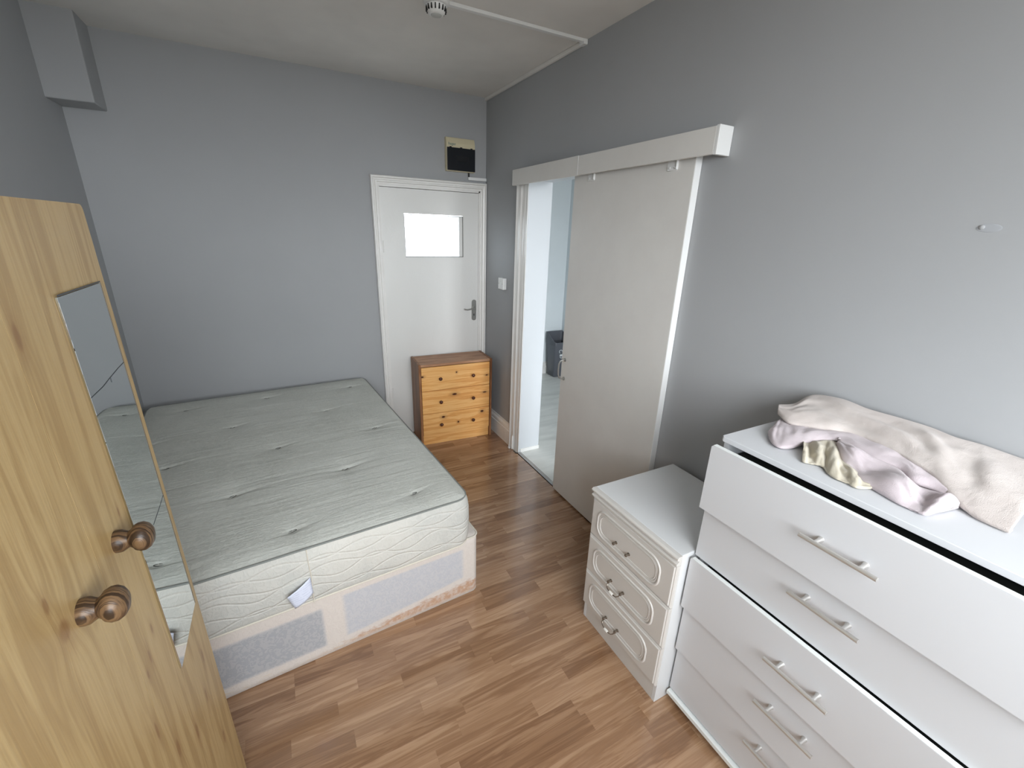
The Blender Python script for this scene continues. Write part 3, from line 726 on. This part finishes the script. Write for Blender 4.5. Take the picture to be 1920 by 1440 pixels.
def patch(name, lo, hi, bulge, mat, back, ripple, n=90, m=22, under=.02, seed=0, thick=.003, label=None):
    """lo/hi: lists of (px,py,z). back: list of vectors continuing past hi."""
    L = [at(*p) for p in lo]; Hh = [at(*p) for p in hi]; bm = nb(); G = []
    for i in range(n+1):
        t = i/n; a = cr(L, t); b = cr(Hh, t); d = b-a
        ln = Vector((0, -1, 0)); nrm = Vector((-d.z, 0, d.x)); nrm = nrm.normalized() if nrm.length > 1e-6 else Vector((0, 0, 1))
        if nrm.z < 0: nrm = -nrm
        row = []
        inn = Vector((1, .0, 0))
        row.append(a+inn*under+Vector((0, 0, -min(.008, max(0, a.z-TZ-.003))))); row.append(a+inn*under*.4+Vector((0, 0, -min(.006, max(0, a.z-TZ-.002)))))
        for k in range(m+1):
            s = k/m; p = a.lerp(b, s) + nrm*bulge*math.sin(PI*s**.75)
            p += nrm*ripple(t, s)*math.sin(PI*min(1, s*1.02+.0))**.5 if 0 < s < 1 else Vector((0, 0, 0))
            row.append(p)
        for v in back: row.append(b+Vector(v))
        for p in row: p.z = max(p.z, TZ+.0045); p.x = min(p.x, -.008)
        G.append([bm.verts.new(p) for p in row])
    for A, B in zip(G, G[1:]):
        for k in range(len(A)-1): bm.faces.new((A[k], A[k+1], B[k+1], B[k]))
    o = obj(name, bm, mat, cl, smooth=True, ang=180, label=label)
    s = o.modifiers.new('thickness', 'SOLIDIFY'); s.thickness = thick; s.offset = 0.
    return o
def nz(x, y, z=0): return noise.noise(Vector((x, y, z)))
patch('upper_fold',
    [(1459, 776, 1.172), (1477, 792, 1.168), (1510, 799, 1.170), (1553, 806, 1.175), (1600, 815, 1.18), (1673, 845, 1.182), (1713, 867, 1.178), (1747, 890, 1.17), (1782, 930, 1.152), (1830, 972, 1.138), (1893, 1000, 1.138)],
    [(1460, 759, 1.188), (1490, 757, 1.196), (1524, 741, 1.222), (1577, 748, 1.235), (1627, 767, 1.232), (1690, 785, 1.23), (1745, 802, 1.228), (1790, 820, 1.226), (1840, 834, 1.224), (1880, 848, 1.222), (1985, 885, 1.216)],
    .012, CLA, [(.012, 0, -.004), (.03, 0, -.02), (.045, 0, -.045), (.05, 0, -.09)],
    lambda t, s: .010*nz(t*5, s*3+t*4, 1)*min(1, t*8) + .004*nz(t*14, s*7, 2), seed=1)
patch('lower_fold',
    [(1440, 813, 1.142), (1447, 830, 1.142), (1461, 839, 1.142), (1481, 838, 1.145), (1507, 829, 1.152), (1545, 824, 1.16), (1572, 826, 1.165), (1607, 843, 1.166), (1639, 860, 1.164), (1687, 880, 1.16), (1713, 903, 1.155), (1746, 916, 1.15), (1779, 932, 1.148), (1800, 950, 1.14)],
    [(1448, 804, 1.150), (1458, 790, 1.158), (1470, 784, 1.16), (1490, 790, 1.163), (1515, 795, 1.166), (1553, 800, 1.172), (1600, 810, 1.176), (1640, 826, 1.178), (1673, 840, 1.178), (1700, 855, 1.176), (1720, 868, 1.172), (1750, 888, 1.165), (1776, 912, 1.155), (1800, 942, 1.142)],
    .009, CLB, [(.01, 0, .0), (.04, 0, .002), (.08, 0, -.004)],
    lambda t, s: .007*nz(t*9, s*2, 5) + .003*nz(t*22, s*5, 7), seed=2)
patch('twisted_fold',
    [(1569, 828, 1.156), (1574, 858, 1.146), (1591, 882, 1.143), (1612, 902, 1.140), (1638, 918, 1.138), (1681, 943, 1.138), (1715, 959, 1.138), (1735, 966, 1.138), (1755, 961, 1.140), (1775, 956, 1.142), (1796, 951, 1.142)],
    [(1571, 822, 1.172), (1592, 832, 1.172), (1612, 843, 1.170), (1636, 857, 1.168), (1665, 870, 1.166), (1690, 884, 1.163), (1713, 908, 1.156), (1735, 917, 1.153), (1757, 923, 1.152), (1777, 931, 1.150), (1797, 947, 1.144)],
    .010, CLB, [(.008, 0, -.006), (.03, 0, -.018), (.05, 0, -.025)],
    lambda t, s: .013*math.sin(t*17-s*3.2+1)*min(1, t*5) + .005*nz(t*12, s*6, 9), seed=3, label='pinker twisted fold')
patch('cream_lining',
    [(1504, 866, 1.137), (1512, 869, 1.137), (1528, 872, 1.137), (1541, 876, 1.137), (1551, 888, 1.137), (1568, 899, 1.137), (1590, 908, 1.137), (1607, 916, 1.137), (1636, 917, 1.137)],
    [(1505, 828, 1.146), (1518, 826, 1.15), (1532, 828, 1.156), (1548, 826, 1.16), (1562, 830, 1.16), (1578, 850, 1.155), (1594, 874, 1.148), (1615, 893, 1.143), (1642, 912, 1.139)],
    .007, CLC, [(.01, 0, -.002), (.04, 0, -.01)],
    lambda t, s: .010*math.sin(t*24+s*2)*(1-t*.6) + .006*nz(t*15, s*5, 11), under=.006, seed=4, label='cream lining showing below')

# ================================================================== SMALL FIXTURES
# consumer unit above the door
fb = thing('fuse_box', 'cream consumer unit with a smoked black flap above the white door', 'fuse box', (-.215, 0, 2.10))
fx0, fx1, fz0, fz1 = -.338, -.112, 2.112, 2.338
bm = nb(); prof = [(0, fz0), (-.038, fz0), (-.044, fz0+.006), (-.044, fz1-.04), (-.032, fz1-.004), (-.028, fz1), (0, fz1)]
extr(bm, [Vector((fx0, a, b)) for a, b in prof], (fx1-fx0, 0, 0)); bmesh.ops.bevel(bm, geom=list(bm.edges), offset=.002, segments=2, affect='EDGES')
obj('casing', bm, CREAMP, fb)
bm = nb(); box(bm, (fx0+.002, -.052, fz0+.004), (fx1-.001, -.0445, fz0+.158), .003, 2)
for xx in (fx0+.03, (fx0+fx1)/2, fx1-.03): box(bm, (xx-.008, -.051, fz0+.155), (xx+.008, -.0445, fz0+.163), .001, 1)
fl = obj('flap', bm, SMOKE, fb)
bm = nb(); box(bm, (fx0+.075, -.0525, fz0+.07), (fx1-.05, -.0515, fz0+.105), .0004, 1); obj('breaker_window', bm, Mat('near_black', (16, 18, 22), .3), fl)
cu = bpy.data.curves.new('t', 'FONT'); cu.body = 'hager'; cu.size = .027; cu.extrude = .0004; to = bpy.data.objects.new('t', cu)
me = bpy.data.meshes.new_from_object(to); lg = bpy.data.objects.new('lettering', me); C.objects.link(lg); me.materials.append(INK.m)
lg.parent = fb; lg.rotation_euler = (PI/2, 0, 0); lg.location = Vector((fx0+.014, -.0445, fz1-.053))-fb.location
bpy.data.objects.remove(to)
# cable trunking
tr = obj('cable_trunking', box(nb(), (-.155, -.018, 2.062), (-.002, 0, 2.084), .002, 2), UPVC); tag(tr, 'short white trunking stub between the fuse box and the wall corner', 'trunking')
bm = nb(); tube(bm, [(-.15, -.012, 2.115), (-.15, -.012, 2.1), (-.149, -.012, 2.082)], .006, 8); tag(obj('cable', bm, BLACK, smooth=True), 'short black cable dropping out of the fuse box', 'cable')
t2 = thing('cable_trunking', 'long white trunking across the ceiling, turning along the top of the right wall', 'trunking', (-.37, -1.235, H-.014))
obj('ceiling_run', slab((-.76, -1.247, H-.014), (-.002, -1.222, H), .002), UPVC, t2)
obj('wall_run', slab((-.019, -1.222, H-.021), (-.001, -.003, H-.0005), .003, 2), CEIL, t2, label='wall run in the off white of the ceiling')  # this run takes the ceiling colour instead of the white plastic
obj('corner_piece', slab((-.024, -1.25, H-.024), (0, -1.208, H), .003, 2), UPVC, t2)
# smoke detector
sd = thing('smoke_detector', 'white domed smoke detector with dark vent slots on the ceiling', 'smoke detector', (-.815, -1.285, H)); sd.scale = (1.08, 1.08, 1.08)
bm = nb(); lathe(bm, [(0, .052), (.034, .052), (.04, .047), (.043, .04)], (0, 0, 0), (0, 0, -1), 40); obj('base', bm, UPVC, sd, world=False, smooth=True)
bm = nb(); lathe(bm, [(.043, .034), (.045, .041), (.066, .034), (.072, .029), (.074, .024)], (0, 0, 0), (0, 0, -1), 40); hd = obj('sensing_head', bm, UPVC, sd, world=False, smooth=True)
bm = nb(); lathe(bm, [(.0735, .022), (.0755, .021), (.0765, .018)], (0, 0, 0), (0, 0, -1), 32); obj('end_disc', bm, Mat('light_grey_plastic', (188, 190, 186), .5), hd, world=False, smooth=True)
s0 = None
for k in range(16):
    a = 2*PI*k/16
    if s0 is None:
        bm = nb(); box(bm, (.0325, -.0022, -.0645), (.0405, .0022, -.048)); s0 = obj('vent_slot', bm, BLACK, hd, world=False); s0.rotation_euler = (0, 0, a)
    else: o = dupo(s0, hd); o.rotation_euler = (0, 0, a)
# light switch on the right wall
ls = thing('light_switch', 'small white single light switch on the right wall beside the doorway', 'switch', (0, -.362, 1.312))
obj('back_box', slab((-.022, -.405, 1.27), (0, -.32, 1.355), .002, 2), UPVC, ls)
obj('face_plate', slab((-.030, -.406, 1.269), (-.0225, -.319, 1.356), .003, 2), UPVC, ls)
bm = nb(); box(bm, (-.034, -.372, 1.297), (-.0305, -.353, 1.327), .0015, 1); obj('rocker', bm, WLAMS, ls)
for k in (-1, 1): obj('screw', lathe(nb(), [(0, .004), (.001, .0035)], (-.030, -.362+k*.03, 1.312), (-1, 0, 0), 10), CHROME, ls)
# floor guide and boxed pipe at foot of opening
bm = nb(); box(bm, (-.045, -.612, 0), (-.028, -.59, .012), .002, 1); box(bm, (-.042, -.607, .011), (-.031, -.594, .035), .004, 2)
lathe(bm, [(0, .004), (.001, .004)], (-.042, -.6, .024), (-1, 0, 0), 10)
tag(obj('door_guide', bm, UPVC), 'tiny white plastic floor guide at the foot of the doorway moulding', 'door guide')
bm = nb(); tube(bm, [(-.026, -.632, .006), (-.026, -.632, .10), (-.024, -.628, .112), (-.018, -.622, .116)], .0075, 10)
tag(obj('pipe', bm, GLOSS, smooth=True), 'short white painted pipe stub at the foot of the doorway frame', 'pipe')
# filler bump on right wall
FIL = Mat('wall_filler', (164, 167, 171), .75)
bm = nb(); bmesh.ops.create_icosphere(bm, subdivisions=3, radius=.02, matrix=Matrix.Translation((0, -2.985, 1.742)) @ Matrix.Diagonal((.06, 1.2, .5, 1)))
obj('filler_patch', bm, FIL, wr, smooth=True)
bm = nb(); lathe(bm, [(0, .006), (.003, .005), (.0045, .002)], (0, -2.972, 1.744), (-1, 0, 0), 12)
obj('wall_plug', bm, GREY, wr, smooth=True)
# bin in the hall
bn = thing('waste_bin', 'dark grey open topped plastic bin in the hall beyond the doorway', 'bin', (1.41, .90, 0))
x0, x1, y0, y1 = 1.315, 1.505, .82, .985
bm = nb()
def ring(e, z, ztilt=0.):
    pts = []
    for (cx, cy, a0) in ((x1+e-.02, y1+e-.02, 0), (x0-e+.02, y1+e-.02, PI/2), (x0-e+.02, y0-e+.02, PI), (x1+e-.02, y0-e+.02, 3*PI/2)):
        for k in range(5):
            t = a0+PI/2*k/4; p = Vector((cx+.02*math.cos(t), cy+.02*math.sin(t), 0)); f = (p.y-(y0-e))/((y1+e)-(y0-e)); p.z = z+ztilt*f; pts.append(p)
    return pts
R = [ring(-.008, 0), ring(0, .012), ring(.018, .40), ring(.02, .42)]
rv = [[bm.verts.new(p) for p in r] for r in R]
for A, B in zip(rv, rv[1:]):
    for k in range(20): bm.faces.new((A[k], A[(k+1) % 20], B[(k+1) % 20], B[k]))
bm.faces.new(rv[0][::-1])
b1 = obj('body', bm, BING, bn, smooth=True); s = b1.modifiers.new('s', 'SOLIDIFY'); s.thickness = .003
bm = nb(); R = [ring(.024, .415), ring(.026, .43, .06), ring(.022, .445, .10), ring(.012, .442, .10), ring(.008, .42, .0)]
rv = [[bm.verts.new(p) for p in r] for r in R]
for A, B in zip(rv, rv[1:]):
    for k in range(20): bm.faces.new((A[k], A[(k+1) % 20], B[(k+1) % 20], B[k]))
for k in range(20): bm.faces.new((rv[0][k], rv[0][(k+1) % 20], rv[-1][(k+1) % 20], rv[-1][k]))
obj('rim', bm, BING, bn, smooth=True)
bm = nb(); yf = y0-.0165
tube(bm, [(1.385+.022*math.cos(a), yf, .33+.02*math.sin(a)) for a in [PI*2*k/16 for k in range(12)]], .004, 6); box(bm, (1.372, yf-.003, .27), (1.41, yf+.003, .295), .004, 1)
tube(bm, [(1.375, yf, .262), (1.395, yf, .245), (1.42, yf, .262)], .004, 6)
obj('printed_mark', bm, WINK, bn)
